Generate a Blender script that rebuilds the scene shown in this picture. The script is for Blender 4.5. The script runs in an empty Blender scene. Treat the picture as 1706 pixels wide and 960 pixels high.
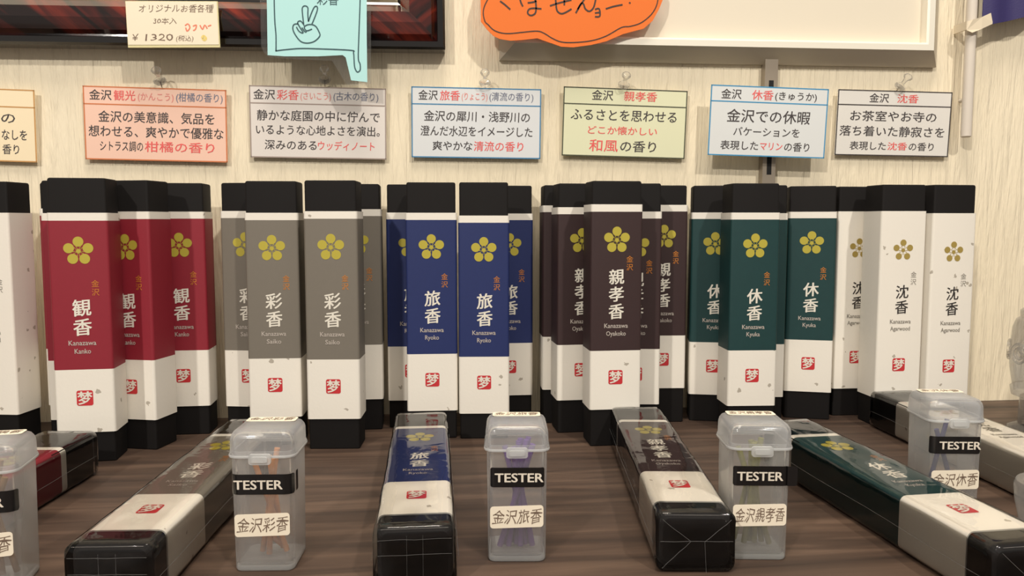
import bpy, math, random
from mathutils import Vector, Matrix, noise
random.seed(7)
S = bpy.context.scene
COL = S.collection
PI = math.pi
# ------------------------------------------------------------------ camera (metres; table top is z = 0, the wall runs along x)
F, TH, PHI, HC = 1331.1, 0.0825, math.radians(5.5), 0.15
WALL = 0.6215
cd = bpy.data.cameras.new('camera'); cam = bpy.data.objects.new('camera', cd); COL.objects.link(cam)
cd.sensor_width = 36; cd.lens = F / 1706 * 36; cd.clip_start = 0.005; cd.clip_end = 50
cam.location = (0, 0, HC); cam.rotation_euler = (PI/2 - TH, 0, -PHI)
S.camera = cam
# ------------------------------------------------------------------ world and lamps
w = bpy.data.worlds.new('shop_light'); S.world = w; w.use_nodes = True
w.node_tree.nodes['Background'].inputs[0].default_value = (1.0, 0.93, 0.84, 1)
w.node_tree.nodes['Background'].inputs[1].default_value = 0.34
def lamp(name, loc, aim, power, size, color, spot=None):
    ld = bpy.data.lights.new(name, 'SPOT' if spot else 'AREA'); ld.energy = power; ld.color = color
    if spot: ld.shadow_soft_size = size; ld.spot_size = spot; ld.spot_blend = 0.6
    else: ld.shape = 'DISK'; ld.size = size
    o = bpy.data.objects.new(name, ld); COL.objects.link(o); o.location = loc
    o.rotation_euler = (Vector(aim) - Vector(loc)).to_track_quat('-Z', 'Y').to_euler()
    return o
lamp('ceiling_lamp', (-0.92, -1.16, 1.30), (-0.05, 0.55, 0.1), 92, 0.04, (1.0, 0.94, 0.86), math.radians(50))
lamp('ceiling_lamp', (0.68, -1.02, 1.65), (0.05, 0.55, 0.1), 92, 0.04, (1.0, 0.94, 0.86), math.radians(50))
lamp('overhead_fill', (0.0, 0.05, 1.5), (0, 0.42, 0.0), 13, 0.5, (1.0, 0.9, 0.78))  # unseen fill light added overhead to brighten the lying boxes and testers
S.view_settings.view_transform = 'Standard'; S.view_settings.look = 'None'
S.view_settings.gamma = 1; S.view_settings.use_curve_mapping = False
S.view_settings.exposure = -0.06
S.cycles.transparent_max_bounces = 40
S.cycles.max_bounces = 8
# ------------------------------------------------------------------ measuring helpers
def rotc(x, y):            # camera-aligned ground axes -> world
    return (x*math.cos(PHI) + y*math.sin(PHI), -x*math.sin(PHI) + y*math.cos(PHI))
def ray(px, py):
    u = (px - 853) / F; v = -(py - 480) / F
    dx, dy, dz = u, math.cos(TH) + v*math.sin(TH), -math.sin(TH) + v*math.cos(TH)
    X, Y = rotc(dx, dy)
    return Vector((X, Y, dz))
def on_wall(px, py, off=0.0):
    r = ray(px, py); return Vector((0, 0, HC)) + r * ((WALL - off) / r.y)
def on_z(px, py, z=0.0):
    r = ray(px, py); return Vector((0, 0, HC)) + r * ((z - HC) / r.z)
# ------------------------------------------------------------------ materials
def lin(c): c /= 255; return c/12.92 if c <= 0.04045 else ((c + 0.055)/1.055)**2.4
def rgb(r, g, b, k=1.0): return (min(1, lin(r)*k), min(1, lin(g)*k), min(1, lin(b)*k), 1)
def mat(name, color, rough=0.6, metal=0.0, spec=0.5, coat=0.0, bump=None, vary=None):
    m = bpy.data.materials.new(name); m.use_nodes = True; nt = m.node_tree; b = nt.nodes['Principled BSDF']
    b.inputs['Base Color'].default_value = color; b.inputs['Roughness'].default_value = rough
    b.inputs['Metallic'].default_value = metal; b.inputs['Specular IOR Level'].default_value = spec
    b.inputs['Coat Weight'].default_value = coat; b.inputs['Coat Roughness'].default_value = 0.05
    tc = nt.nodes.new('ShaderNodeTexCoord')
    if vary:
        n = nt.nodes.new('ShaderNodeTexNoise'); n.inputs['Scale'].default_value = vary[0]; n.inputs['Detail'].default_value = 4
        nt.links.new(tc.outputs['Object'], n.inputs['Vector'])
        mx = nt.nodes.new('ShaderNodeMix'); mx.data_type = 'RGBA'
        mx.inputs[6].default_value = color; mx.inputs[7].default_value = tuple(c*vary[1] for c in color[:3]) + (1,)
        nt.links.new(n.outputs['Fac'], mx.inputs[0]); nt.links.new(mx.outputs[2], b.inputs['Base Color'])
    if bump:
        n = nt.nodes.new('ShaderNodeTexNoise'); n.inputs['Scale'].default_value = bump[0]; n.inputs['Detail'].default_value = 3
        nt.links.new(tc.outputs['Object'], n.inputs['Vector'])
        bp = nt.nodes.new('ShaderNodeBump'); bp.inputs['Strength'].default_value = bump[1]; bp.inputs['Distance'].default_value = bump[2]
        nt.links.new(n.outputs['Fac'], bp.inputs['Height']); nt.links.new(bp.outputs[0], b.inputs['Normal'])
    return m
def ramp(nt, fac, stops):
    r = nt.nodes.new('ShaderNodeValToRGB'); e = r.color_ramp.elements
    e[0].position, e[0].color = stops[0]; e[1].position, e[1].color = stops[1]
    for p, c in stops[2:]:
        k = e.new(p); k.color = c
    nt.links.new(fac, r.inputs[0]); return r
def washi():
    m = bpy.data.materials.new('washi_paper'); m.use_nodes = True; nt = m.node_tree; b = nt.nodes['Principled BSDF']
    b.inputs['Roughness'].default_value = 0.75
    tc = nt.nodes.new('ShaderNodeTexCoord'); oi = nt.nodes.new('ShaderNodeObjectInfo')
    ad = nt.nodes.new('ShaderNodeVectorMath'); ad.operation = 'ADD'
    sc = nt.nodes.new('ShaderNodeVectorMath'); sc.operation = 'SCALE'; sc.inputs[0].default_value = (7, 3, 5)
    nt.links.new(oi.outputs['Random'], sc.inputs['Scale'])
    nt.links.new(tc.outputs['Object'], ad.inputs[0]); nt.links.new(sc.outputs[0], ad.inputs[1])
    nz = nt.nodes.new('ShaderNodeTexNoise'); nz.inputs['Scale'].default_value = 500
    nt.links.new(ad.outputs[0], nz.inputs['Vector'])
    dv = nt.nodes.new('ShaderNodeVectorMath'); dv.operation = 'SCALE'; dv.inputs['Scale'].default_value = 0.003
    nt.links.new(nz.outputs['Color'], dv.inputs[0])
    a2 = nt.nodes.new('ShaderNodeVectorMath'); a2.operation = 'ADD'
    nt.links.new(ad.outputs[0], a2.inputs[0]); nt.links.new(dv.outputs[0], a2.inputs[1])
    vo = nt.nodes.new('ShaderNodeTexVoronoi'); vo.inputs['Scale'].default_value = 95
    nt.links.new(a2.outputs[0], vo.inputs['Vector'])
    lt = nt.nodes.new('ShaderNodeMath'); lt.operation = 'LESS_THAN'; lt.inputs[1].default_value = 0.13
    nt.links.new(vo.outputs['Distance'], lt.inputs[0])
    sx = nt.nodes.new('ShaderNodeSeparateColor'); nt.links.new(vo.outputs['Color'], sx.inputs[0])
    gt = nt.nodes.new('ShaderNodeMath'); gt.operation = 'GREATER_THAN'; gt.inputs[1].default_value = 0.62
    nt.links.new(sx.outputs[0], gt.inputs[0])
    mu = nt.nodes.new('ShaderNodeMath'); mu.operation = 'MULTIPLY'
    nt.links.new(lt.outputs[0], mu.inputs[0]); nt.links.new(gt.outputs[0], mu.inputs[1])
    m2 = nt.nodes.new('ShaderNodeMath'); m2.operation = 'MULTIPLY'; m2.inputs[1].default_value = 0.6
    nt.links.new(mu.outputs[0], m2.inputs[0])
    mx = nt.nodes.new('ShaderNodeMix'); mx.data_type = 'RGBA'
    mx.inputs[6].default_value = rgb(232, 226, 214); mx.inputs[7].default_value = rgb(120, 105, 82)
    nt.links.new(m2.outputs[0], mx.inputs[0]); nt.links.new(mx.outputs[2], b.inputs['Base Color'])
    bp = nt.nodes.new('ShaderNodeBump'); bp.inputs['Strength'].default_value = 0.15; bp.inputs['Distance'].default_value = 0.0004
    nt.links.new(nz.outputs['Fac'], bp.inputs['Height']); nt.links.new(bp.outputs[0], b.inputs['Normal'])
    return m
def clear(name, tint, fac, rough=0.08, body=None, refl=0.9, crinkle=0, edge=0):
    """a see-through plastic: mostly transparent, a share of milky body, a fresnel gloss"""
    m = bpy.data.materials.new(name); m.use_nodes = True; nt = m.node_tree
    nt.nodes.remove(nt.nodes['Principled BSDF']); out = nt.nodes['Material Output']
    tr = nt.nodes.new('ShaderNodeBsdfTransparent'); tr.inputs[0].default_value = tint
    mix = nt.nodes.new('ShaderNodeMixShader')
    src = tr
    if body:
        df = nt.nodes.new('ShaderNodeBsdfDiffuse'); df.inputs[0].default_value = body
        tl = nt.nodes.new('ShaderNodeBsdfTranslucent'); tl.inputs[0].default_value = body
        h = nt.nodes.new('ShaderNodeMixShader'); h.inputs[0].default_value = 0.5
        nt.links.new(df.outputs[0], h.inputs[1]); nt.links.new(tl.outputs[0], h.inputs[2])
        m1 = nt.nodes.new('ShaderNodeMixShader'); m1.inputs[0].default_value = fac
        if edge:      # more plastic is crossed where the wall turns away
            fc = nt.nodes.new('ShaderNodeLayerWeight'); fc.inputs[0].default_value = 0.35
            ma = nt.nodes.new('ShaderNodeMath'); ma.operation = 'MULTIPLY_ADD'; ma.inputs[1].default_value = edge; ma.inputs[2].default_value = fac
            nt.links.new(fc.outputs['Facing'], ma.inputs[0]); nt.links.new(ma.outputs[0], m1.inputs[0])
        nt.links.new(tr.outputs[0], m1.inputs[1]); nt.links.new(h.outputs[0], m1.inputs[2]); src = m1
    gl = nt.nodes.new('ShaderNodeBsdfGlossy'); gl.inputs['Roughness'].default_value = rough
    lw = nt.nodes.new('ShaderNodeFresnel'); lw.inputs[0].default_value = 1.45
    mu = nt.nodes.new('ShaderNodeMath'); mu.operation = 'MULTIPLY'; mu.inputs[1].default_value = refl
    nt.links.new(lw.outputs[0], mu.inputs[0]); nt.links.new(mu.outputs[0], mix.inputs[0])
    nt.links.new(src.outputs[0], mix.inputs[1]); nt.links.new(gl.outputs[0], mix.inputs[2])
    nt.links.new(mix.outputs[0], out.inputs['Surface'])
    if crinkle:
        tc = nt.nodes.new('ShaderNodeTexCoord')
        n = nt.nodes.new('ShaderNodeTexNoise'); n.inputs['Scale'].default_value = 70; n.inputs['Detail'].default_value = 2
        n.inputs['Distortion'].default_value = 1.0
        nt.links.new(tc.outputs['Object'], n.inputs['Vector'])
        bp = nt.nodes.new('ShaderNodeBump'); bp.inputs['Strength'].default_value = crinkle; bp.inputs['Distance'].default_value = 0.002
        nt.links.new(n.outputs['Fac'], bp.inputs['Height']); nt.links.new(bp.outputs[0], gl.inputs['Normal'])
    return m
def wallpaper():
    m = bpy.data.materials.new('fibrous_wallpaper'); m.use_nodes = True; nt = m.node_tree; b = nt.nodes['Principled BSDF']
    b.inputs['Roughness'].default_value = 0.85
    tc = nt.nodes.new('ShaderNodeTexCoord')
    def nz(scale, stretch, det, dist=0.0):
        mp = nt.nodes.new('ShaderNodeMapping'); mp.inputs['Scale'].default_value = stretch
        nt.links.new(tc.outputs['Object'], mp.inputs['Vector'])
        n = nt.nodes.new('ShaderNodeTexNoise'); n.inputs['Scale'].default_value = scale; n.inputs['Detail'].default_value = det
        n.inputs['Distortion'].default_value = dist
        nt.links.new(mp.outputs[0], n.inputs['Vector']); return n
    a = nz(1, (150, 150, 14), 5, 0.7); c = nz(1, (700, 700, 60), 3)
    s = nt.nodes.new('ShaderNodeMath'); s.operation = 'MULTIPLY_ADD'; s.inputs[1].default_value = 0.25
    nt.links.new(c.outputs['Fac'], s.inputs[0]); nt.links.new(a.outputs['Fac'], s.inputs[2])
    bp = nt.nodes.new('ShaderNodeBump'); bp.inputs['Strength'].default_value = 1.0; bp.inputs['Distance'].default_value = 0.0030
    nt.links.new(s.outputs[0], bp.inputs['Height']); nt.links.new(bp.outputs[0], b.inputs['Normal'])
    e = nz(1, (3, 3, 2), 2)
    r = ramp(nt, e.outputs['Fac'], [(0.3, rgb(232, 218, 188)), (0.7, rgb(240, 228, 202))])
    nt.links.new(r.outputs[0], b.inputs['Base Color'])
    return m
def wood():
    m = bpy.data.materials.new('dark_stained_wood'); m.use_nodes = True; nt = m.node_tree; b = nt.nodes['Principled BSDF']
    b.inputs['Roughness'].default_value = 0.5; b.inputs['Specular IOR Level'].default_value = 0.35
    tc = nt.nodes.new('ShaderNodeTexCoord')
    mp = nt.nodes.new('ShaderNodeMapping'); mp.inputs['Scale'].default_value = (6, 75, 20)
    nt.links.new(tc.outputs['Object'], mp.inputs['Vector'])
    n = nt.nodes.new('ShaderNodeTexNoise'); n.inputs['Scale'].default_value = 1; n.inputs['Detail'].default_value = 7; n.inputs['Distortion'].default_value = 0.8
    nt.links.new(mp.outputs[0], n.inputs['Vector'])
    r = ramp(nt, n.outputs['Fac'], [(0.28, rgb(52, 41, 35)), (0.72, rgb(104, 84, 70)), (0.5, rgb(76, 60, 50))])
    nt.links.new(r.outputs[0], b.inputs['Base Color'])
    bp = nt.nodes.new('ShaderNodeBump'); bp.inputs['Strength'].default_value = 0.25; bp.inputs['Distance'].default_value = 0.0006
    nt.links.new(n.outputs['Fac'], bp.inputs['Height']); nt.links.new(bp.outputs[0], b.inputs['Normal'])
    return m
def lacquer(sx):
    m = bpy.data.materials.new('streaked_red_lacquer'); m.use_nodes = True; nt = m.node_tree; b = nt.nodes['Principled BSDF']
    b.inputs['Roughness'].default_value = 0.12; b.inputs['Coat Weight'].default_value = 1.0; b.inputs['Coat Roughness'].default_value = 0.04
    tc = nt.nodes.new('ShaderNodeTexCoord')
    mr = nt.nodes.new('ShaderNodeMapping'); mr.inputs['Rotation'].default_value = (0, sx * math.radians(-40), 0)
    mp = nt.nodes.new('ShaderNodeMapping'); mp.inputs['Scale'].default_value = (9, 8, 85)
    nt.links.new(tc.outputs['Object'], mr.inputs['Vector']); nt.links.new(mr.outputs[0], mp.inputs['Vector'])
    n = nt.nodes.new('ShaderNodeTexNoise'); n.inputs['Scale'].default_value = 1; n.inputs['Detail'].default_value = 3; n.inputs['Distortion'].default_value = 0.5
    nt.links.new(mp.outputs[0], n.inputs['Vector'])
    r = ramp(nt, n.outputs['Fac'], [(0.44, rgb(20, 5, 4)), (0.66, rgb(120, 38, 22)), (0.54, rgb(70, 18, 12))])
    nt.links.new(r.outputs[0], b.inputs['Base Color'])
    return m
M = {
 'wall': wallpaper(), 'wood': wood(), 'washi': washi(),
 'black': mat('black_card', rgb(20, 17, 16), 0.75, spec=0.2, vary=(60, 0.8)),
 'ink_gold': mat('gold_ink', rgb(180, 166, 62), 0.45), 'ink_amber': mat('amber_ink', rgb(196, 120, 40), 0.5),
 'ink_olive': mat('olive_gold_ink', rgb(160, 138, 70), 0.5),
 'ink_red': mat('red_ink', rgb(196, 44, 50), 0.6), 'ink_white': mat('white_ink', rgb(226, 220, 206), 0.6),
 'ink_black': mat('black_ink', rgb(44, 40, 38), 0.6), 'ink_grey': mat('grey_ink', rgb(132, 126, 116), 0.6),
 'ink_pale': mat('pale_latin_ink', rgb(186, 176, 166), 0.6),
 'ink_card': mat('card_ink', rgb(66, 60, 60), 0.6), 'ink_pink': mat('card_red_ink', rgb(232, 96, 92), 0.6),
 'ink_slate': mat('card_slate_ink', rgb(120, 124, 142), 0.6), 'ink_rose': mat('card_rose_ink', rgb(228, 140, 130), 0.6),
 'marker': mat('black_marker', rgb(62, 44, 36), 0.6), 'marker_teal': mat('dark_green_marker', rgb(44, 78, 84), 0.6),
 'pencil': mat('brown_pen', rgb(120, 100, 84), 0.7), 'pen_red': mat('orange_pen', rgb(226, 128, 100), 0.7), 'pen_yellow': mat('yellow_pen', rgb(228, 204, 120), 0.7),
 'red': mat('crimson_print', rgb(140, 28, 44), 0.6, vary=(300, 0.9)), 'grey': mat('warm_grey_print', rgb(118, 111, 100), 0.6, vary=(300, 0.93)),
 'blue': mat('navy_print', rgb(27, 42, 96), 0.6, vary=(300, 0.85)), 'brown': mat('maroon_brown_print', rgb(54, 34, 34), 0.6, vary=(300, 0.85)),
 'teal': mat('deep_teal_print', rgb(14, 58, 58), 0.6, vary=(200, 0.8)),
 'film': clear('clear_wrap_film', (0.97, 0.97, 0.97, 1), 0, 0.07, None, 1.05, 0.15),
 'fold': clear('film_fold', (0.95, 0.95, 0.95, 1), 0.22, 0.2, (0.8, 0.8, 0.78, 1)),
 'laminate': clear('laminate_film', (0.97, 0.97, 0.96, 1), 0.05, 0.1, (0.8, 0.8, 0.78, 1)),
 'pp': clear('milky_plastic', (0.985, 0.985, 0.98, 1), 0.10, 0.16, (1.0, 1.0, 0.99, 1), 0.5, 0, 0.32),
 'pp_edge': clear('thick_milky_plastic', (0.97, 0.98, 0.98, 1), 0.45, 0.12, (1.0, 1.0, 0.99, 1), 0.8, 0, 0.4),
 'pp_lid': clear('milky_blue_plastic', (0.98, 0.985, 0.99, 1), 0.13, 0.13, (0.98, 0.99, 1.0, 1), 0.6, 0, 0.32),
 'acrylic': clear('clear_acrylic', (0.985, 0.98, 0.97, 1), 0.03, 0.06, (0.98, 0.97, 0.94, 1), 0.6, 0, 0.22),
 'tape': mat('gloss_black_tape', rgb(22, 20, 20), 0.22), 'tape_text': mat('silver_lettering', rgb(226, 216, 200), 0.4),
 'sticker': mat('cream_sticker', rgb(240, 228, 206), 0.6),
 'steel': mat('steel', rgb(170, 162, 150), 0.3, 0.9), 'alu': mat('satin_aluminium', rgb(196, 188, 174), 0.42, 0.55),
 'alu_bright': mat('white_aluminium_lip', rgb(236, 230, 214), 0.4, 0.1),
 'board': mat('cream_board', rgb(222, 212, 192), 0.7, bump=(400, 0.1, 0.0003)),
 'orange': mat('orange_paper', rgb(228, 114, 38), 0.75), 'sky': mat('pale_blue_paper', rgb(176, 222, 220), 0.75),
 'pricecard': mat('mottled_cream_card', rgb(240, 226, 200), 0.7, vary=(40, 0.93)), 'pricerim': mat('pale_green_card_rim', rgb(218, 208, 158), 0.7),
 'lacq_a': lacquer(1), 'lacq_b': lacquer(-1), 'lacq_black': mat('black_lacquer', rgb(16, 12, 11), 0.15, coat=1), 'gilt': mat('silver_gilt_slip', rgb(200, 190, 160), 0.3, 0.6),
 'pole': mat('white_plastic_pole', rgb(214, 204, 190), 0.5), 'strap': mat('cream_cloth_tab', rgb(222, 208, 182), 0.8),
 'purple': mat('purple_cloth', rgb(46, 38, 92), 0.6, bump=(900, 0.3, 0.0004)),
 'slot': mat('dark_slot', rgb(14, 12, 12), 0.8), 'rail': mat('grey_metal_rail', rgb(160, 148, 132), 0.38, 0.4),
}
for k, c, bc in (('c_cream', (244, 226, 190), (196, 146, 86)), ('c_orange', (242, 200, 178), (206, 120, 72)), ('c_grey', (226, 218, 210), (160, 144, 134)),
                 ('c_blue', (220, 222, 222), (72, 132, 172)), ('c_green', (226, 226, 190), (78, 80, 62)), ('c_lblue', (222, 224, 222), (66, 146, 190)), ('c_black', (226, 222, 214), (66, 60, 58))):
    M[k] = mat('card_stock_' + k[2:], rgb(*c), 0.45, coat=0.25); M[k + '_b'] = mat('card_border_' + k[2:], rgb(*bc), 0.5)
# ------------------------------------------------------------------ mesh helpers
class MB:
    def __init__(s): s.v = []; s.f = []; s.m = []
    def add(s, vs, fs, m=0):
        o = len(s.v); s.v += [tuple(v) for v in vs]
        for f in fs: s.f.append(tuple(i + o for i in f)); s.m.append(m)
    def box(s, x0, x1, y0, y1, z0, z1, m=0):
        s.add([(x0,y0,z0),(x1,y0,z0),(x1,y1,z0),(x0,y1,z0),(x0,y0,z1),(x1,y0,z1),(x1,y1,z1),(x0,y1,z1)],
              [(0,3,2,1),(4,5,6,7),(0,1,5,4),(1,2,6,5),(2,3,7,6),(3,0,4,7)], m)
    def loft(s, rings, cap0=True, cap1=True, mats=None, closed=False):
        n = len(rings[0]); vs = [p for r in rings for p in r]; o = len(s.v); s.v += [tuple(p) for p in vs]
        k = len(rings)
        for j in range(k if closed else k-1):
            a, b = j*n, ((j+1) % k)*n
            for i in range(n):
                i2 = (i+1) % n
                s.f.append((o+a+i, o+a+i2, o+b+i2, o+b+i)); s.m.append(mats[j] if mats else 0)
        if cap0: s.f.append(tuple(o+i for i in reversed(range(n)))); s.m.append(mats[0] if mats else 0)
        if cap1: s.f.append(tuple(o+(k-1)*n+i for i in range(n))); s.m.append(mats[-1] if mats else 0)
    def lathe(s, prof, n=24, c=(0,0,0), m=0):
        rings = [[(c[0]+r*math.cos(2*PI*i/n), c[1]+r*math.sin(2*PI*i/n), c[2]+z) for i in range(n)] for r, z in prof]
        s.loft(rings, True, True, [m]*len(prof))
    def tube(s, pts, r, n=6, m=0):
        pts = [Vector(p) for p in pts]; rings = []
        for i, p in enumerate(pts):
            t = (pts[min(i+1, len(pts)-1)] - pts[max(i-1, 0)]).normalized()
            a = t.orthogonal().normalized() if i == 0 else (a - t*a.dot(t)).normalized()
            b = t.cross(a)
            rr_ = r[i] if isinstance(r, (list, tuple)) else r
            rings.append([p + a*rr_*math.cos(2*PI*k/n) + b*rr_*math.sin(2*PI*k/n) for k in range(n)])
        s.loft(rings, True, True, [m]*len(rings))
    def mesh(s, name, mats, smooth=35):
        me = bpy.data.meshes.new(name); me.from_pydata(s.v, [], s.f); me.update()
        for m in (mats if isinstance(mats, (list, tuple)) else [mats]): me.materials.append(m)
        me.polygons.foreach_set('material_index', s.m)
        if smooth:
            me.polygons.foreach_set('use_smooth', [True]*len(me.polygons)); me.set_sharp_from_angle(angle=math.radians(smooth))
        return me
    def build(s, name, mats, parent=None, smooth=35): return link(name, s.mesh(name, mats, smooth), parent)
def link(name, me, parent=None, loc=None):
    o = bpy.data.objects.new(name, me); COL.objects.link(o)
    if parent: o.parent = parent
    if loc: o.location = loc
    return o
def tag(o, label, cat, group=None):
    o['label'] = label; o['category'] = cat
    if group: o['group'] = group
    return o
def thing(name, label, cat, loc, rot=(0,0,0), group=None):
    o = bpy.data.objects.new(name, None); COL.objects.link(o); o.empty_display_size = 0.01
    o.location = loc; o.rotation_euler = rot; return tag(o, label, cat, group)
def rr(w, d, r, z, cx=0, cy=0, seg=4, sub=1):
    """rounded rectangle ring, counter-clockwise seen from +z"""
    out = []
    cs = [(cx+w/2-r, cy+d/2-r, 0), (cx-w/2+r, cy+d/2-r, PI/2), (cx-w/2+r, cy-d/2+r, PI), (cx+w/2-r, cy-d/2+r, 3*PI/2)]
    for q, (x, y, a0) in enumerate(cs):
        arc = [(x + r*math.cos(a0 + PI/2*i/seg), y + r*math.sin(a0 + PI/2*i/seg), z) for i in range(seg+1)]
        out += arc
        if sub > 1:
            nx, ny, na = cs[(q+1) % 4]; e = arc[-1]; g = (nx + r*math.cos(na), ny + r*math.sin(na))
            for k in range(1, sub): out.append((e[0]+(g[0]-e[0])*k/sub, e[1]+(g[1]-e[1])*k/sub, z))
    return out
# text: font outlines turned into flat meshes, cached
_tc = {}
def glyphs(text, bold=0.0, res=2):
    k = (text, bold, res)
    if k not in _tc:
        c = bpy.data.curves.new('t', 'FONT'); c.body = text; c.size = 8; c.resolution_u = res + 1; c.fill_mode = 'BOTH'
        o = bpy.data.objects.new('t', c); COL.objects.link(o)
        me = bpy.data.meshes.new_from_object(o.evaluated_get(bpy.context.evaluated_depsgraph_get()))
        vs = [(v.co[0]/8, v.co[1]/8, 0) for v in me.vertices]; fs = [tuple(p.vertices) for p in me.polygons]
        if bold > 0:      # a heavier, brush-like weight: the same outline laid again a little to each side
            V, Fc = [], []
            for dx, dy in ((-bold, -bold*.35), (bold, bold*.35), (-bold*.4, bold*.5), (bold*.4, -bold*.5)):
                nv = len(V); V += [(v[0]+dx, v[1]+dy, nv/len(vs)*2e-5) for v in vs]; Fc += [tuple(i+nv for i in f) for f in fs]
            vs, fs = V, Fc
        bpy.data.objects.remove(o); bpy.data.curves.remove(c); bpy.data.meshes.remove(me)
        _tc[k] = (vs, fs)
    return _tc[k]
def put_text(mb, text, x0, x1, zc, em, y=0.0, m=0, bold=0.0, shear=0.0, slope=0.0, res=1, jit=0.0):
    """text in the xz plane facing -y, its ink spanning x0..x1, em height em centred on zc"""
    vs, fs = glyphs(text, bold, res)
    if not vs: return
    a = min(v[0] for v in vs); b = max(v[0] for v in vs); k = (x1-x0)/max(1e-6, b-a)
    out = []
    for v in vs:
        X = x0 + (v[0]-a)*k; Z = (v[1]-0.36)*em
        X += Z*shear
        if jit:
            q = noise.noise(Vector((v[0]*1.7, v[1]*2.3, len(text)))); Z += q*jit*em; X += noise.noise(Vector((v[0]*2.1+9, v[1]*1.9, 3)))*jit*em
        out.append((X, y-v[2], zc + Z + (X-(x0+x1)/2)*slope))
    mb.add(out, fs, m)
def put_vertical(mb, text, xc, ztop, cell, y, m, bold=0.02, wide=1.0):
    for i, ch in enumerate(text):
        vs, fs = glyphs(ch, bold, 2)
        mb.add([(xc + (v[0]-0.5)*cell*0.93*wide, y-v[2], ztop - cell*(i+0.5) + (v[1]-0.36 + (v[0]-0.5)*0.07)*cell*0.93) for v in vs], fs, m)
def ribbon(mb, pts, wd, y, m=0, closed=False):
    """a marker line: flat strip in the xz plane"""
    P = [Vector((p[0], 0, p[1])) for p in pts]; Q = []
    for i in range(len(P)-1):
        p0 = P[max(i-1, 0)]; p1 = P[i]; p2 = P[i+1]; p3 = P[min(i+2, len(P)-1)]
        for k in range(4):
            t = k/4; Q.append(0.5*((2*p1) + (p2-p0)*t + (2*p0-5*p1+4*p2-p3)*t*t + (3*p1-p0-3*p2+p3)*t*t*t))
    Q.append(P[-1]); vs = []
    for i, q in enumerate(Q):
        t = (Q[min(i+1, len(Q)-1)] - Q[max(i-1, 0)]); 
        if t.length < 1e-9: t = Vector((1,0,0))
        t.normalize(); nn = Vector((-t.z, 0, t.x))*wd/2
        vs += [(q.x+nn.x, y, q.z+nn.z), (q.x-nn.x, y, q.z-nn.z)]
    mb.add(vs, [(2*i, 2*i+2, 2*i+3, 2*i+1) for i in range(len(Q)-1)], m)
def plate(mb, pts, y0, y1, m=0):
    """flat outline (x,z) with thickness between y0 (front) and y1 (back)"""
    n = len(pts)
    ar = sum(pts[i][0]*pts[(i+1) % n][1] - pts[(i+1) % n][0]*pts[i][1] for i in range(n))
    if ar < 0: pts = pts[::-1]
    vs = [(p[0], y0, p[1]) for p in pts] + [(p[0], y1, p[1]) for p in pts]
    fs = [tuple(range(n)), tuple(reversed(range(n, 2*n)))] + [(i, i+n, (i+1) % n + n, (i+1) % n) for i in range(n)]
    mb.add(vs, fs, m)
# ------------------------------------------------------------------ the setting
mb = MB(); mb.box(-1.6, 1.6, WALL, WALL+0.05, -0.4, 1.6); o = mb.build('wall_back', M['wall'], smooth=0); o['kind'] = 'structure'
mb = MB()
mb.loft([[(-1.3,-0.12,-0.034),(1.3,-0.12,-0.034),(1.3,WALL,-0.034),(-1.3,WALL,-0.034)], [(-1.3,-0.12,-0.002),(1.3,-0.12,-0.002),(1.3,WALL,-0.002),(-1.3,WALL,-0.002)],
         [(-1.298,-0.118,0),(1.298,-0.118,0),(1.298,WALL,0),(-1.298,WALL,0)]])
tag(mb.build('display_counter', M['wood'], smooth=0), 'dark brown wood grained counter top that all the incense boxes stand on', 'counter')
mb = MB(); mb.box(-1.6, 1.6, -1.6, WALL, -.85, -.80); o = mb.build('floor', mat('grey_floor', rgb(150, 140, 125), .7), smooth=0); o['kind'] = 'structure'
# ------------------------------------------------------------------ incense boxes
W_, D_, H_ = 0.0348, 0.0253, 0.1768
ZSB, ZPB, ZST, ZSS = 0.021, 0.0607, 0.1527, 0.1575
def inner_box_mesh(open_end):
    w, d = W_-0.0016, D_-0.0016; cy = D_/2; mb = MB()
    if not open_end:
        mb.loft([rr(w-.001, d-.001, .0012, 0, 0, cy), rr(w, d, .0014, .0006, 0, cy), rr(w, d, .0014, H_-.0012, 0, cy), rr(w-.0008, d-.0008, .0012, H_-.0003, 0, cy), rr(w-.002, d-.002, .001, H_, 0, cy)])
        # seam between lid and body a third of the way round the top
        return mb.mesh('inner_box', M['black'])
    z0 = ZSS - 0.02
    mb.loft([rr(w-.004, d-.004, .003, 0, 0, cy), rr(w-.001, d-.001, .0035, .0012, 0, cy), rr(w, d, .0035, .003, 0, cy), rr(w, d, .0035, z0, 0, cy)])
    t = 0.0012; y0 = cy-d/2; y1 = cy+d/2
    mb.box(-w/2, -w/2+t, y0, y1, z0, H_); mb.box(w/2-t, w/2, y0, y1, z0, H_)
    mb.box(-w/2+t, w/2-t, y1-t, y1, z0, H_); mb.box(-w/2+t, w/2-t, y0, y1-t, H_-t, H_)
    return mb.mesh('inner_box', M['black'], 0)
KIND = {
 'red':   ('観香', 'Kanazawa', 'Kanko', 'red'), 'grey': ('彩香', 'Kanazawa', 'Saiko', 'grey'), 'blue': ('旅香', 'Kanazawa', 'Ryoko', 'blue'),
 'brown': ('親孝香', 'Kanazawa', 'Oyakoko', 'brown'), 'teal': ('休香', 'Kanazawa', 'Kyuka', 'teal'), 'white': ('沈香', 'Kanazawa', 'Agarwood', None)}
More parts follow.
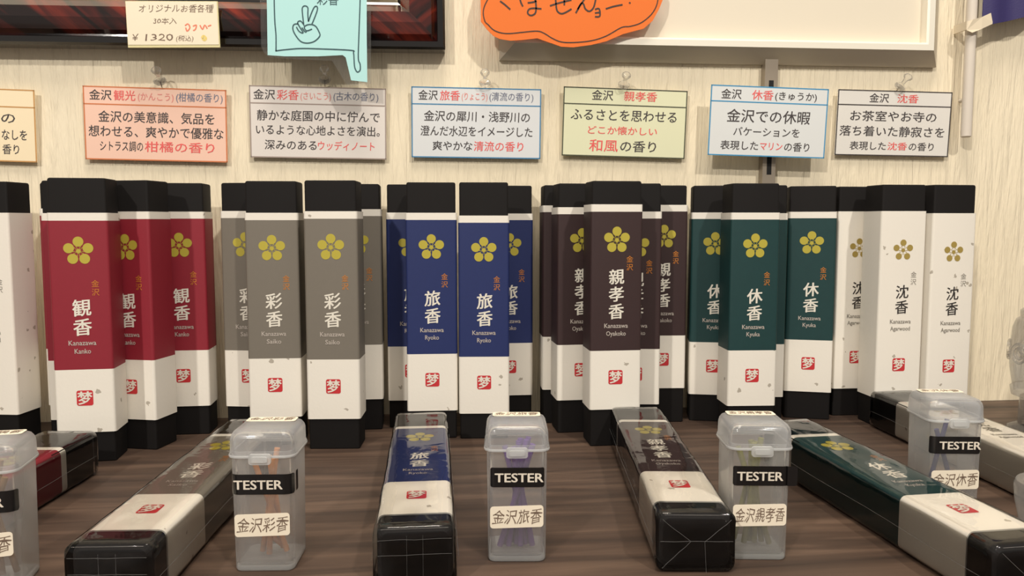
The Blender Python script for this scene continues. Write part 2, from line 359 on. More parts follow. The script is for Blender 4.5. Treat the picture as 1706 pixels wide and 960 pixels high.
def sleeve_mesh(kind, r):
    z = [ZSB, ZPB, ZST, ZSS]; w, d = W_, D_; cy = D_/2; t = .0006; mb = MB(); c = 1 if kind != 'white' else 0
    rings = [rr(w-2*t, d-2*t, r-t, ZSS, 0, cy), rr(w-2*t, d-2*t, r-t, ZSB, 0, cy)] + [rr(w, d, r, q, 0, cy) for q in z]
    # ring order: inner top -> inner bottom -> outer bottom -> panel bottom -> stripe -> top -> back to inner top
    mb.loft(rings, False, False, [0, 0, 0, c, 0, 0], closed=True)
    return mb.mesh('sleeve', [M['washi'], M.get(kind if kind != 'white' else 'washi')], 40)
def crest_mesh(kind):
    mb = MB(); y = -.00012; zc = .1341 if kind != 'white' else .1293; R = .0058 if kind != 'white' else .0054; pr = .0031 if kind != 'white' else .00235
    def disc(x, z, r, n=18, m=0): mb.add([(x+r*math.cos(2*PI*i/n), y, z+r*math.sin(2*PI*i/n)) for i in range(n)], [tuple(range(n))], m)
    for k in range(5):
        a = PI/2 + k*2*PI/5; disc(R*math.cos(a), zc+R*math.sin(a), pr)
        a += PI/5
        for q in (-.22, .22):    # stamens
            dx, dz = math.cos(a+q), math.sin(a+q); s = .0013
            mb.add([(dx*s-dz*.00012, y, zc+dz*s+dx*.00012), (dx*s+dz*.00012, y, zc+dz*s-dx*.00012), (dx*.0029+dz*.00012, y, zc+dz*.0029-dx*.00012), (dx*.0029-dz*.00012, y, zc+dz*.0029+dx*.00012)], [(0,1,2,3)])
            disc(dx*.0030, zc+dz*.0030, .00032, 8)
    disc(0, zc, .0014)
    return mb.mesh('plum_crest', M['ink_olive'] if kind == 'white' else M['ink_gold'], 0)
def seal_mesh(kind):
    mb = MB(); zc = .0428 if kind != 'white' else .0455; s = .0048
    ring = rr(2*s, 2*s, .0013, 0, 0, 0, 4); mb.add([(p[0], -.00010, zc+p[1]) for p in ring], [tuple(range(len(ring)))], 0)
    vs, fs = glyphs('梦', 0.03, 2)
    mb.add([((v[0]-.5)*.0088, -.0002-v[2], zc+(v[1]-.37)*.0088) for v in vs], fs, 1)
    return mb.mesh('seal', [M['ink_red'], M['ink_white']], 0)
def lettering_mesh(kind):
    t, a, b, _ = KIND[kind]; mb = MB(); y = -.00014; white = kind == 'white'
    if len(t) == 3: put_vertical(mb, t, 0, .1155, .0115, y, 0, 0.022); zs = .1215
    elif white: put_vertical(mb, t, 0.0005, .1045, .0112, y, 0, 0.012); zs = .1115
    else: put_vertical(mb, t, 0.0005, .1050, .0120, y, 0, 0.022); zs = .1140
    for i, ch in enumerate('金沢'):
        vs, fs = glyphs(ch, 0.0, 2)
        mb.add([(.0088 + (v[0]-.5)*.0047, y, zs - .0053*i + (v[1]-.37)*.0047) for v in vs], fs, 1)
    zl = .0775
    if len(t) == 3: zl = .0775
    wl = .0160
    put_text(mb, a, -wl/2, wl/2, zl, .0043, y, 2, 0.012, res=1)
    wb = wl * len(b)/8 * .95
    put_text(mb, b, -wb/2, wb/2, zl-.0052, .0043, y, 2, 0.012, res=1)
    return mb.mesh('lettering', [M['ink_black'] if white else M['ink_white'], M['ink_grey'] if white else M['ink_amber'], M['ink_grey'] if white else M['ink_pale']], 0)
MESH = {}
IB = inner_box_mesh(False); IBO = inner_box_mesh(True)
for k in KIND: MESH[k] = (sleeve_mesh(k, .0018), crest_mesh(k), seal_mesh(k), lettering_mesh(k), sleeve_mesh(k, .0034))
PROTO = {}
def incense_box(kind, X, Y, a, s, label, group):
    x, y = rotc(X, Y)
    if kind in PROTO:
        src = PROTO[kind]; t = src.copy(); COL.objects.link(t)
        for ch in src.children:
            c = ch.copy(); COL.objects.link(c); c.parent = t
            if c.name.startswith('sleeve'): c.location = (0, 0, s)
            for g in ch.children:
                d = g.copy(); COL.objects.link(d); d.parent = c
        t.location = (x, y, 0); t.rotation_euler = (0, 0, math.radians(a)-PHI); tag(t, label, 'box', group); return t
    t = thing('incense_box', label, 'box', (x, y, 0), (0, 0, math.radians(a)-PHI), group); PROTO[kind] = t
    link('inner_box', IB, t)
    me = MESH[kind]; sl = link('sleeve', me[0], t, (0, 0, s))
    link('plum_crest', me[1], sl); link('seal', me[2], sl); link('lettering', me[3], sl)
    return t
G = 'upright incense boxes along the wall'
BOX = [
 ('white', -.352, .5339, -3.8, -1.4, 'white upright incense box cut off at the far left edge'),
 ('red', -.2654, .4893, 9.5, -1.9, 'crimson upright incense box at the front left, largest of the red ones'),
 ('red', -.2886, .5210, 3.0, -1.8, 'crimson upright box hidden directly behind the foremost red box, only its left edge showing'),
 ('red', -.3060, .5490, 3.0, 1.6, 'rearmost crimson box of the left stack, a thin edge left of the foremost red box'),
 ('red', -.2508, .5184, -9.5, -0.8, 'crimson upright box turned right, second full red box from the left'),
 ('red', -.2305, .5537, 7.4, -0.4, 'rightmost crimson upright incense box, beside the grey boxes'),
 ('grey', -.184, .5509, -5.7, 0, 'leftmost grey upright incense box, half hidden behind its grey neighbour'),
 ('grey', -.1584, .5273, 4.5, -1.5, 'grey upright incense box behind the leftmost full tester, crest and lettering in full view'),
 ('grey', -.1174, .5181, 1.6, -0.6, 'foremost grey upright incense box with a leaf fleck above its red seal'),
 ('grey', -.1103, .5666, 6.4, 1.5, 'grey upright box mostly hidden behind the foremost grey one, next to the blue boxes'),
 ('blue', -.0729, .5742, 2.4, -0.8, 'navy upright incense box at the back left, mostly hidden and dark'),
 ('blue', -.0549, .5441, 4.6, -1.3, 'left one of the two foremost navy upright incense boxes'),
 ('blue', -.0192, .5440, 1.8, -3.2, 'right one of the two foremost navy upright boxes, its white stripe lower'),
 ('blue', -.0016, .5934, 6.4, -1.3, 'navy upright incense box at the back right, left half hidden'),
 ('brown', .040, .5874, 4.0, 4.5, 'leftmost dark brown upright box, only a narrow edge showing'),
 ('brown', .0491, .5604, 7.8, 2.7, 'second dark brown upright box from the left, right half hidden'),
 ('brown', .069, .5262, 6.7, 4.0, 'foremost dark brown upright incense box with full crest and three character name'),
 ('brown', .0874, .5596, -0.6, -0.3, 'dark brown upright box with its white stripe set lower than its neighbours'),
 ('brown', .1121, .5896, 1.6, 5.0, 'rightmost dark brown upright incense box, beside the teal boxes'),
 ('teal', .1504, .5921, -8.2, -0.5, 'leftmost dark teal upright box, its crest half hidden in shadow'),
 ('teal', .1697, .5579, 2.6, -1.0, 'foremost dark teal upright incense box with full crest'),
 ('teal', .1850, .5870, 0.0, -1.1, 'dark teal upright box hidden behind the foremost teal box, a thin right edge showing'),
 ('teal', .2248, .6000, -13.0, 0.1, 'rightmost dark teal upright incense box, beside the white boxes'),
 ('white', .2652, .6105, 5.3, 0.5, 'white upright incense box right beside the teal boxes, crest cut by the next white box'),
 ('white', .2831, .5786, 6.0, 0.3, 'middle white upright incense box at the right with visible left side'),
 ('white', .3214, .5816, 8.7, -1.2, 'rightmost white upright incense box at the end of the row'),
]
for k, X, Y, a, s, lab in BOX: incense_box(k, X, Y, a, s*.001, lab, G)
# ------------------------------------------------------------------ lying display boxes in clear film
def film_mesh(seed, puff=.0007):
    mb = MB(); cy = D_/2; rings = []; Z0, Z1 = -.0025, H_+.004; N = 34
    def disp(p, amp):
        q = Vector(p)*55 + Vector((seed, 0, 0)); n = noise.noise(q) + .6*noise.noise(q*2.3)
        return n*amp
    ends = [(.15, 0), (.45, 0.0), (.8, 0.0), (.97, .0006)]
    for k, dz in ends: rings.append([(p[0], (p[1]-cy)+cy, p[2]) for p in rr((W_)*k, (D_)*k, .002*k, Z0+dz, 0, cy, 3, 6)])
    for i in range(N+1):
        z = Z0+.0012 + (Z1-Z0-.0024)*i/N; rings.append(rr(W_+2*puff, D_+2*puff-.0008, .0036, z, 0, cy-.0002, 3, 6))
    for k, dz in reversed(ends): rings.append(rr(W_*k, D_*k, .002*k, Z1-dz, 0, cy, 3, 6))
    out = []
    for r in rings:
        q = []
        for p in r:
            c = Vector((p[0], p[1]-cy, 0)); n = c.normalized() if c.length > 1e-6 else Vector((0,0,0))
            a = disp(p, .0004); end = min(abs(p[2]-Z0), abs(p[2]-Z1)) < .0012
            if p[1] > D_: a = min(a, 0)*.3
            v = Vector(p) + (n*a if not end else Vector((0,0,-a*1.2 if p[2] < 0 else a)))
            v.y = min(v.y, D_+.0002); q.append(v)
        out.append(q)
    mb.loft(out); return mb.mesh('clear_film', M['film'], 60)
def fold_mesh(seed):
    rnd = random.Random(seed); mb = MB(); y0, y1 = -.0010, D_; w = W_/2+.0008; z = -.0034; r = .00008
    cy = D_/2+rnd.uniform(-.002, .002)
    if seed in (3.1, 13.9):      # folded flat, with two perforated lines
        for k in range(26):
            for lx in (-.0035, .0035): mb.tube([(lx, .003+k*.00082, z), (lx, .0034+k*.00082, z)], r, 4)
        for yy in (.0045, .011): mb.tube([(-w*.88+i*w*.88/3, yy+rnd.uniform(-.0002, .0002), z) for i in range(7)], r*.8, 4)
    else:
      for a, b in (((-w*.9, cy), (w*.9, cy+rnd.uniform(-.001, .001))), ((-w*.85, y0+.003), (-w*.15, cy)), ((w*.85, y0+.003), (w*.2, cy)), ((-w*.15, cy), (-w*.85, y1-.002)), ((w*.2, cy), (w*.25, y1))):
          pts = [(a[0]+(b[0]-a[0])*t/5, a[1]+(b[1]-a[1])*t/5+rnd.uniform(-.0002, .0002), z) for t in range(6)]
          mb.tube(pts, r, 4)
    for sx in (-1, 1):     # long side seams
        mb.tube([(sx*(W_/2+.0016), D_*.55+math.sin(i)*.0003, H_*i/12) for i in range(13)], r, 4)
    mb.tube([(-w*.8, y0+.0012, z+.0008), (w*.8, y0+.0012, z+.0008)], r, 4)
    return mb.mesh('film_fold', M['fold'], 60)
def lying_box(kind, near, far, s, label, seed, KZ=1.08, edge=0):
    n = Vector(near); f = Vector(far); d = (f-n).normalized()
    base = n - d*(ZSB+s)*KZ
    x, y = rotc(base.x, base.y); ang = math.atan2(-d.x, d.y) - PHI
    t = thing('incense_box', label, 'box', (x, y, D_+.0006)); t.rotation_mode = 'ZXY'
    t.matrix_world = Matrix.Translation((x, y, D_+.0006)) @ Matrix.Rotation(ang, 4, 'Z') @ Matrix.Rotation(-PI/2, 4, 'X') @ Matrix.Diagonal((.94, 1, KZ, 1))
    t['group'] = 'display boxes lying wrapped in clear film'
    link('inner_box', IBO, t); me = MESH[kind]; sl = link('sleeve', me[4], t, (0, 0, s))
    link('plum_crest', me[1], sl); link('seal', me[2], sl); link('lettering', me[3], sl)
    fm = link('clear_film', film_mesh(seed), t); link('film_fold', fold_mesh(seed), fm)
    return t
lying_box('blue', (-.0412, .332), (-.0558, .4788), -.0085, 'navy incense box lying wrapped in film between the first two full testers', 3.1)
lying_box('brown', (.0790, .347), (.0824, .4945), -.0085, 'dark brown incense box lying wrapped in film left of the olive stick tester', 8.4)
lying_box('grey', (-.1560, .3138), (-.1612, .4603), -.0085, 'grey incense box lying wrapped in film left of the tan stick tester', 13.9)
lying_box('teal', (.1990, .3145), (.1780, .4530), -.0085, 'dark teal incense box lying diagonally in film at the lower right', 21.3)
lying_box('red', (-.2610, .2852), (-.2630, .431), -.0085, 'crimson incense box lying in film at the lower left, mostly hidden behind a tester', 27.7)
lying_box('white', (.2925, .3985), (.2823, .5439), -.0085, 'white incense box lying in film at the right edge behind a tester', 33.2)
# ------------------------------------------------------------------ testers: small hinged boxes of milky plastic
LW, LD, LH, LIP = .0286, .0282, .0620, .0516
def perim(w, d, r, s, cy):
    """point and normal on the rounded outline at signed arc length s from the front centre (right is positive)"""
    sg = 1 if s >= 0 else -1; s = abs(s); a = w/2-r; q = PI/2*r
    if s <= a: p = (s, -d/2)
    elif s <= a+q: t = (s-a)/r; p = (a+r*math.sin(t), -d/2+r-r*math.cos(t))
    else: p = (w/2, -d/2+r+(s-a-q))
    return (sg*p[0], p[1]+cy)
def tester(X, Y, a, name, tint, tape, label, seed, nstick, stick_label, fly=0, tape_txt=(-.0105, .0115), stick_mat=None):
    x, y = rotc(X, Y); t = thing('tester_box', label, 'tester', (x, y, 0), (0, 0, math.radians(a)-PHI), 'milky plastic incense testers')
    cy = LD/2; mb = MB(); T = .0011
    o = [rr(.0246, .0242, .003, .0002, 0, cy), rr(.0256, .0252, .0036, .001, 0, cy), rr(.0264, .0260, .0036, .045, 0, cy), rr(.0264, .0260, .0036, .0526, 0, cy)]
    i = [rr(.0264-2*T, .0260-2*T, .0026, .0526, 0, cy), rr(.0256-2*T, .0252-2*T, .0026, .003, 0, cy), rr(.0244-2*T, .0240-2*T, .002, .0024, 0, cy)]
    mb.loft(o+i, True, True); body = mb.build('body', M['pp'], t, 50)
    mb = MB(); mb.loft([rr(.0240, .0236, .003, .0001, 0, cy), rr(.0250, .0246, .0032, .0006, 0, cy), rr(.0252, .0248, .0032, .0016, 0, cy), rr(.0246, .0242, .003, .0022, 0, cy)])
    mb.build('base', M['pp_edge'], body, 50)
    mb = MB()
    prof = [(0, LIP-.0012), (.0, LIP+.0002), (-.0007, LIP+.0008), (-.0010, LH-.0042), (-.0018, LH-.0026), (-.0036, LH-.0012), (-.0066, LH-.0004), (-.0120, LH)]
    rings = [rr(LW+2*e*.5, LD+2*e*.5, max(.0006, .0046+e*.2), z, 0, cy, 5) for e, z in prof]
    inn = [rr(LW+2*e*.5-.0018, LD+2*e*.5-.0018, max(.0005, .0037+e*.2), z-.0009, 0, cy, 5) for e, z in reversed(prof[3:])] + [rr(LW-.0018, LD-.0018, .0037, LIP-.0012, 0, cy, 5)]
    # outer bottom edge -> top cap; the inner skin is a second loft facing inwards
    mb.loft(rings, False, True); mb.loft(inn, True, False)
    n = len(rings[0]); vo = rings[0]; vi = inn[-1]; mb.add(list(vo)+list(vi), [(k, n+k, n+(k+1) % n, (k+1) % n) for k in range(n)])
    lid = mb.build('lid', M['pp_lid'], t, 45)
    mb = MB()      # raised rim line round the mouth and the front clasp
    R = [rr(LW+.0002, LD+.0002, .005, LIP-.0014, 0, cy, 5), rr(LW+.0006, LD+.0006, .005, LIP-.0008, 0, cy, 5), rr(LW+.0002, LD+.0002, .005, LIP-.0002, 0, cy, 5), rr(LW-.0002, LD-.0002, .0045, LIP-.0008, 0, cy, 5)]
    mb.loft(R, False, False, closed=True); mb.build('rim', M['pp_edge'], lid, 60)
    mb = MB()
    def tab(wd, hh, y0, y1, zc, r):
        q = rr(wd, hh, r, 0, 0, 0, 4); mb.loft([[(p[0], y0, zc+p[1]) for p in q], [(p[0], y1, zc+p[1]) for p in q]])
    tab(.0094, .0046, -.0001, -.0012, LIP-.0016, .0012); tab(.0068, .0024, -.0012, -.0019, LIP-.0016, .0008)
    mb.build('clasp', M['pp_edge'], lid, 50)
    mb = MB(); hx = .009
    mb.tube([(-hx, LD-.0002, LIP-.001), (hx, LD-.0002, LIP-.001)], .0008, 8); mb.build('hinge', M['pp_lid'], lid, 60)
    # black tape with TESTER
    mb = MB(); s0, s1 = tape; z0, z1 = .0342, .0430; n = 40; vs = []
    for k in range(n+1):
        s = s0+(s1-s0)*k/n; e = 0
        edge = min(k, n-k)/n*(s1-s0); c = .0007 if edge < .0006 else 0
        p = perim(.0264+.0004, .0260+.0004, .0038, s, cy)
        if fly and s > LW/2-.002: p = (s-.001, cy-.0132)
        vs += [(p[0], p[1], z0+c), (p[0], p[1], z1-c)]
    mb.add(vs, [(2*k, 2*k+2, 2*k+3, 2*k+1) for k in range(n)]); tp = mb.build('tape', M['tape'], t, 60)
    if seed == 1:
        mb = MB(); vs = []
        for k in range(9):
            p = perim(.0270, .0266, .0038, .0168+.0035*k/8, cy); c = .0008 if k in (0, 8) else 0; vs += [(p[0], p[1], z0+c), (p[0], p[1], z1-c)]
        mb.add(vs, [(2*k, 2*k+2, 2*k+3, 2*k+1) for k in range(8)]); mb.build('tape_end', M['tape'], tp, 60)
    fy = cy-.0132-.00018
    mb = MB(); put_text(mb, 'TESTER', tape_txt[0], tape_txt[1], .0386, .0056, fy, 0, 0.025, res=2); mb.build('lettering', M['tape_text'], tp, 0)
    # name sticker with handwriting
    def sticker(x0, x1, zc, hh, slope):
        mb = MB(); q = rr(x1-x0, hh, .0014, 0, (x0+x1)/2, 0, 4)
        mb.loft([[(p[0], fy+.0003, zc+p[1]+(p[0])*slope) for p in q], [(p[0], fy+.00010, zc+p[1]+(p[0])*slope) for p in q]])
        return mb.build('name_sticker', M['sticker'], t, 40)
    st = sticker(-.0118, .0116, .0209, .0098, .03)
    mb = MB(); put_text(mb, name, -.0108, .0110, .0209, .0068, fy-.0000, 0, -.006, 0.12, 0.03, 1, jit=.10); mb.build('handwriting', M['pencil'], st, 0)
    mb = MB(); q = rr(.0218, .0072, .0012, 0, 0, LD-.0080, 4)
    mb.loft([[(p[0], p[1], LH+.00005) for p in q], [(p[0], p[1], LH+.0002) for p in q]]); st = mb.build('lid_sticker', M['sticker'], lid, 40)
    mb = MB(); put_text(mb, name, -.0100, .0100, 0, .0052, 0, 0, -.006, 0.1, 0, 1, jit=.1)
    mb.v = [(v[0], LD-.0080+v[2], LH+.0003) for v in mb.v]; mb.build('handwriting', M['pencil'], st, 0)
    # incense sticks standing inside
    rnd = random.Random(seed*11); M_ = Matrix.Translation((x, y, 0)) @ Matrix.Rotation(math.radians(a)-PHI, 4, 'Z')
    for k in range(nstick):
        L = rnd.uniform(.042, .050)
        bx, by = (k-(nstick-1)/2)*.0145/max(1, nstick-1)+rnd.uniform(-.0006, .0006), cy+rnd.uniform(-.004, .004)
        tx, ty = -bx*.55 + rnd.uniform(-.003, .003), by+rnd.uniform(-.003, .003)
        p0 = Vector((bx, by, .0040)); v = Vector((tx-bx, ty-by, 0)); p1 = p0 + Vector((v.x, v.y, math.sqrt(max(1e-6, L*L-v.length_squared))))
        if seed == 1 and k == 0: p0 = Vector((-.0048, cy, .0145)); p1 = Vector((.0062, cy+.002, .0046))
        if p1.z > .054: p1.z = .054
        mb = MB(); mb.tube([p0, p0.lerp(p1, .5), p1], .00130 if tint != 'navy' else .0012, 8)
        o = mb.build('incense_stick', stick_mat, None, 60); o.matrix_world = M_
        sl = stick_label
        if seed == 1 and k == 0: sl = 'short tan incense stick lying low across the bottom of the second tester from the left'
        if seed == 4: sl = ('left' if k == 0 else 'right') + ' one of two dark blue incense sticks, seen at their feet, in the rightmost tester'
        tag(o, sl, 'incense stick', 'incense sticks in the ' + tint + ' tester')
    return t
sm = {k: mat('incense_' + k, rgb(*c), 0.8) for k, c in (('tan', (204, 138, 84)), ('purple', (100, 56, 140)), ('olive', (122, 118, 44)), ('navy', (52, 48, 104)), ('brown', (140, 104, 66)))}
tester(-.1066, .331, 1.5, '金沢彩香', 'tan', (-.0145, .0150), 'milky plastic tester box with tan incense sticks, second tester from the left', 1, 5, 'thin tan incense stick standing upright inside the second tester from the left', tape_txt=(-.0118, .0090), stick_mat=sm['tan'])
tester(.0022, .3405, 0.5, '金沢旅香', 'purple', (-.0118, .0122), 'milky plastic tester box with a bundle of purple sticks, in the middle', 2, 14, 'purple incense stick in the middle tester', tape_txt=(-.0098, .0116), stick_mat=sm['purple'])
tester(.1094, .3425, -1.5, '金沢親孝香', 'olive', (-.0122, .0170), 'milky plastic tester box with olive green sticks, right of the lying brown box', 3, 6, 'olive green incense stick in the tester beside the lying brown box', fly=1, tape_txt=(-.0104, .0098), stick_mat=sm['olive'])
tester(.2225, .391, -2.0, '金沢休香', 'navy', (-.0135, .0119), 'milky plastic tester box with two dark blue sticks, rightmost tester', 4, 2, 'dark blue incense stick in the rightmost tester', tape_txt=(-.0086, .0119), stick_mat=sm['navy'])
tester(-.2115, .308, 12, '金沢観香', 'brown', (-.0135, .0150), 'milky plastic tester box cut off by the left edge of the picture', 5, 4, 'brown incense stick in the tester at the left edge', tape_txt=(-.0118, .0090), stick_mat=sm['brown'])
# ------------------------------------------------------------------ cards on the wall
def wall_frame(corners, off):
    """centre, width, height, roll of a quad given by its picture corners TL TR BR BL, standing off from the wall"""
    P = [on_wall(px, py, off) for px, py in corners]
    c = sum(P, Vector())/4; w = ((P[1]-P[0]).length + (P[2]-P[3]).length)/2; h = ((P[3]-P[0]).length + (P[2]-P[1]).length)/2
    t = (P[1]-P[0]) + (P[2]-P[3]); roll = math.atan2(t.z, t.x); return c, w, h, roll
def card(corners, off, style, runs, label, head=.235):
    c, w, h, roll = wall_frame(corners, off)
    t = thing('scent_card', label, 'card', c, (math.radians(2), -roll, 0), 'scent description cards pinned to the wall')
    mb = MB(); mb.box(-w/2, w/2, 0, .0009, -h/2, h/2); mb.build('card_panel', M[style], t, 0)
    b = .0009; mb = MB(); y = -.00008
    for x0, x1, z0, z1 in ((-w/2, w/2, h/2-b, h/2), (-w/2, w/2, -h/2, -h/2+b), (-w/2, -w/2+b, -h/2, h/2), (w/2-b, w/2, -h/2, h/2), (-w/2, w/2, h/2-head*h-b, h/2-head*h)):
        mb.add([(x0, y, z0), (x1, y, z0), (x1, y, z1), (x0, y, z1)], [(0,1,2,3)])
    mb.build('border', M[style+'_b'], t, 0)
    mb = MB(); ms = [M['ink_card'], M['ink_pink'], M['ink_slate'], M['ink_rose']]
    for txt, m, u0, u1, v, hh in runs: put_text(mb, txt, -w/2+u0*w, -w/2+u1*w, h/2-v*h, hh*h, -.0001, m, 0.009, 0.04, 0, 1)
    mb.build('lettering', ms, t, 0)
    return t
def R(px0, px1, L, W): return ((px0-L)/W, (px1-L)/W)
card([(-175,142),(61,150),(58,271),(-178,263)], .005, 'c_cream', [('の',0,.755,.855,.40,.16), ('なしを',0,.755,.935,.63,.16), ('香り',0,.755,.875,.83,.15)], 'cream card with brown border cut off by the left edge')
L=138; Wd=240
def rn(txt, m, a, b, v, h): u = R(a, b, L, Wd); return (txt, m, u[0], u[1], v, h)
card([(138,143),(378,150),(378,271),(142,265)], .005, 'c_orange', [rn('金沢',0,148.5,185.5,.12,.15), rn('観光',1,189,225,.12,.15), rn('(かんこう)',3,229,289,.125,.12), rn('(柑橘の香り)',2,293,372,.12,.13),
    rn('金沢の美意識、気品を',0,162,357,.41,.165), rn('想わせる、爽やかで優雅な',0,145,372,.61,.165), rn('シトラス調の',0,163,235,.81,.15), rn('柑橘の香り',1,238,356,.81,.155)], 'salmon pink card with orange border, second from the left')
L=415; Wd=229
card([(413,142),(643,148),(644,266),(419,262)], .005, 'c_grey', [rn('金沢',0,422,458,.125,.15), rn('彩香',1,461,497,.125,.15), rn('(さいこう)',3,500,551,.13,.12), rn('(古木の香り)',2,555,631,.125,.13),
    rn('静かな庭園の中に佇んで',0,427,633,.41,.16), rn('いるような心地よさを演出。',0,425,633,.61,.15), rn('深みのある',0,439,526,.82,.15), rn('ウッディノート',1,528,624,.82,.14)], 'pale grey card with grey border under the light blue sign')
L=685; Wd=216
card([(684,144),(901,149),(901,265),(687,262)], .005, 'c_blue', [rn('金沢',0,696.5,728.5,.12,.15), rn('旅香',1,732,765,.12,.15), rn('(りょこう)',3,768,811,.125,.12), rn('(清流の香り)',2,814,888,.12,.13),
    rn('金沢の犀川・浅野川の',0,705.6,882.5,.41,.16), rn('澄んだ水辺をイメージした',0,700,887,.62,.155), rn('爽やかな',0,719.7,786,.83,.145), rn('清流の香り',1,788.4,872,.83,.15)], 'white card with dark blue border above the navy boxes')
L=938; Wd=206
card([(938,144),(1145,152),(1141,265),(937,259)], .005, 'c_green', [rn('金沢',0,984.7,1020,.11,.16), rn('親孝香',1,1037.8,1093,.11,.15),
    rn('ふるさとを思わせる',0,951,1127.5,.395,.18), rn('どこか懐かしい',1,980,1095.6,.615,.13), rn('和風',1,983,1031,.84,.19), rn('の香り',0,1034.7,1095,.84,.18)], 'pale yellow green card with black border above the brown boxes')
L=1183; Wd=193
card([(1186,141),(1382,149),(1372,264),(1178,258)], .0165, 'c_lblue', [rn('金沢',0,1200,1233,.125,.15), rn('休香',1,1250,1285,.125,.15), rn('(きゅうか)',0,1288,1357,.125,.13),
    rn('金沢での休暇',0,1211,1348,.43,.20), rn('バケーションを',0,1223,1332,.65,.14), rn('表現した',0,1203,1265,.85,.14), rn('マリン',1,1268,1305,.85,.13), rn('の香り',0,1308,1350,.85,.14)], 'white card with bright light blue border hanging on the slotted metal rail', .22)
L=1394; Wd=189
card([(1393,149),(1583,154),(1583,262),(1394,258)], .005, 'c_black', [rn('金沢',0,1445.7,1478,.12,.15), rn('沈香',1,1491.7,1526.7,.12,.14),
    rn('お茶室やお寺の',0,1416,1559,.395,.17), rn('落ち着いた静寂さを',0,1400,1574,.625,.17), rn('表現した',0,1418,1478,.85,.14), rn('沈香',1,1480.7,1513,.85,.13), rn('の香り',0,1516,1558,.85,.14)], 'rightmost white card with thin black border above the white boxes', .22)
# clear push pins
pin_me = MB(); pin_me.lathe([(.0036,.0098),(.0041,.0104),(.0041,.0118),(.0032,.0126)][::-1] if False else [(.0010,0),(.0042,.0004),(.0046,.0012),(.0040,.0020),(.0018,.0034),(.0015,.0062),(.0020,.0092),(.0032,.0104),(.0036,.0116),(.0030,.0126),(.0012,.0130)], 20)
pin_me = pin_me.mesh('grip', M['acrylic'], 50)
nd = MB(); nd.tube([(0,0,-.0068),(0,0,0)], [.0002, .00055], 8); nd = nd.mesh('needle', M['steel'])
for i, (hx, hy, fx, fy, lab) in enumerate(((259,114,267,137,'clear push pin above the salmon pink card'), (540,112,541,134,'clear push pin above the pale grey card, under the blue sign'), (808,118,808,140,'clear push pin above the dark blue bordered card'),
        (1044,124,1039,143,'clear push pin above the yellow green card'), (1515,126,1498,146,'clear push pin above the rightmost black bordered card'))):
    a = on_wall(fx, fy, .006); b = on_wall(hx, hy, .0165)
    t = thing('push_pin', lab, 'push pin', a, (b-a).to_track_quat('Z', 'Y').to_euler(), 'clear push pins in the wall'); link('grip', pin_me, t); link('needle', nd, t)
# ------------------------------------------------------------------ frames at the top of the wall
def mould(mb, x0, x1, z0, z1, prof, side, m):
    """one mitred bar of a rectangular frame; prof = (inset, depth off the wall) points; side b r t l"""
    rings = []
    C = {'b': ((x0, z0), (x1, z0)), 'r': ((x1, z0), (x1, z1)), 't': ((x1, z1), (x0, z1)), 'l': ((x0, z1), (x0, z0))}[side]
    cx, cz = (x0+x1)/2, (z0+z1)/2
    for (px, pz) in C:
        sx, sz = (1 if px < cx else -1), (1 if pz < cz else -1)
        rings.append([(px+sx*i, -dp, pz+sz*i) for i, dp in prof])
    n = len(prof); vs = rings[0]+rings[1]; fs = []; ms = []
    for k in range(n):
        k2 = (k+1) % n; mb.add([vs[k], vs[k2], vs[n+k2], vs[n+k]], [(3,2,1,0)], m[k] if isinstance(m, list) else m)
def rot_frame(name, label, cat, br_px, bl_px, off, width, height):
    B1 = on_wall(*br_px, off); B0 = on_wall(*bl_px, off); roll = math.atan2(B1.z-B0.z, B1.x-B0.x)
    return thing(name, label, cat, (B1.x, WALL, B1.z), (0, -roll, 0))
# lacquered picture frame
t = rot_frame('picture_frame', 'glossy red and black streaked lacquer picture frame at the top left', 'picture frame', (742,82), (0,72), .016, .5, .3)
FW, FH = .62, .36
prof = [(0, .0005), (0, .014), (.0015, .016), (.0055, .016), (.0062, .0145), (.010, .0185), (.018, .021), (.026, .0185), (.0325, .011), (.0345, .010), (.0345, .0005)]
mi = [1,1,1,1,0,0,0,0,1,1,1]
for sd, mk in (('b','lacq_a'), ('r','lacq_b'), ('t','lacq_a'), ('l','lacq_b')):
    mb = MB(); mould(mb, -FW, 0, 0, FH, prof, sd, mi); mb.build('moulding', [M[mk], M['lacq_black']], t, 25)
ps = [(.0345, .0005), (.0345, .0095), (.0365, .0105), (.0385, .0085), (.0385, .0005)]
for sd in 'brtl':
    mb = MB(); mould(mb, -FW, 0, 0, FH, ps, sd, 0); mb.build('inner_slip', M['gilt'], t, 30)
mb = MB(); mb.box(-FW+.03, -.03, -.004, -.001, .03, FH-.03); mb.build('mount_board', M['board'], t, 0)
# aluminium framed board
t = rot_frame('framed_board', 'cream board in a silver aluminium frame at the top right', 'framed board', (1557,113), (832,101), .002, .5, .3)
AW = (on_wall(1557,113,.002)-on_wall(832,101,.002)).length; AH = .30
prof = [(0, .0005), (0, .004), (.0105, .0165), (.0150, .0165), (.0165, .0155), (.0165, .0005)]
for sd in 'brtl':
    mb = MB(); mould(mb, -AW, 0, 0, AH, prof, sd, [0,0,1,1,1,0]); mb.build('frame_bar', [M['alu'], M['alu_bright']], t, 25)
mb = MB(); mb.box(-AW+.012, -.012, -.0085, -.001, .012, AH-.012); mb.build('panel', M['board'], t, 0)
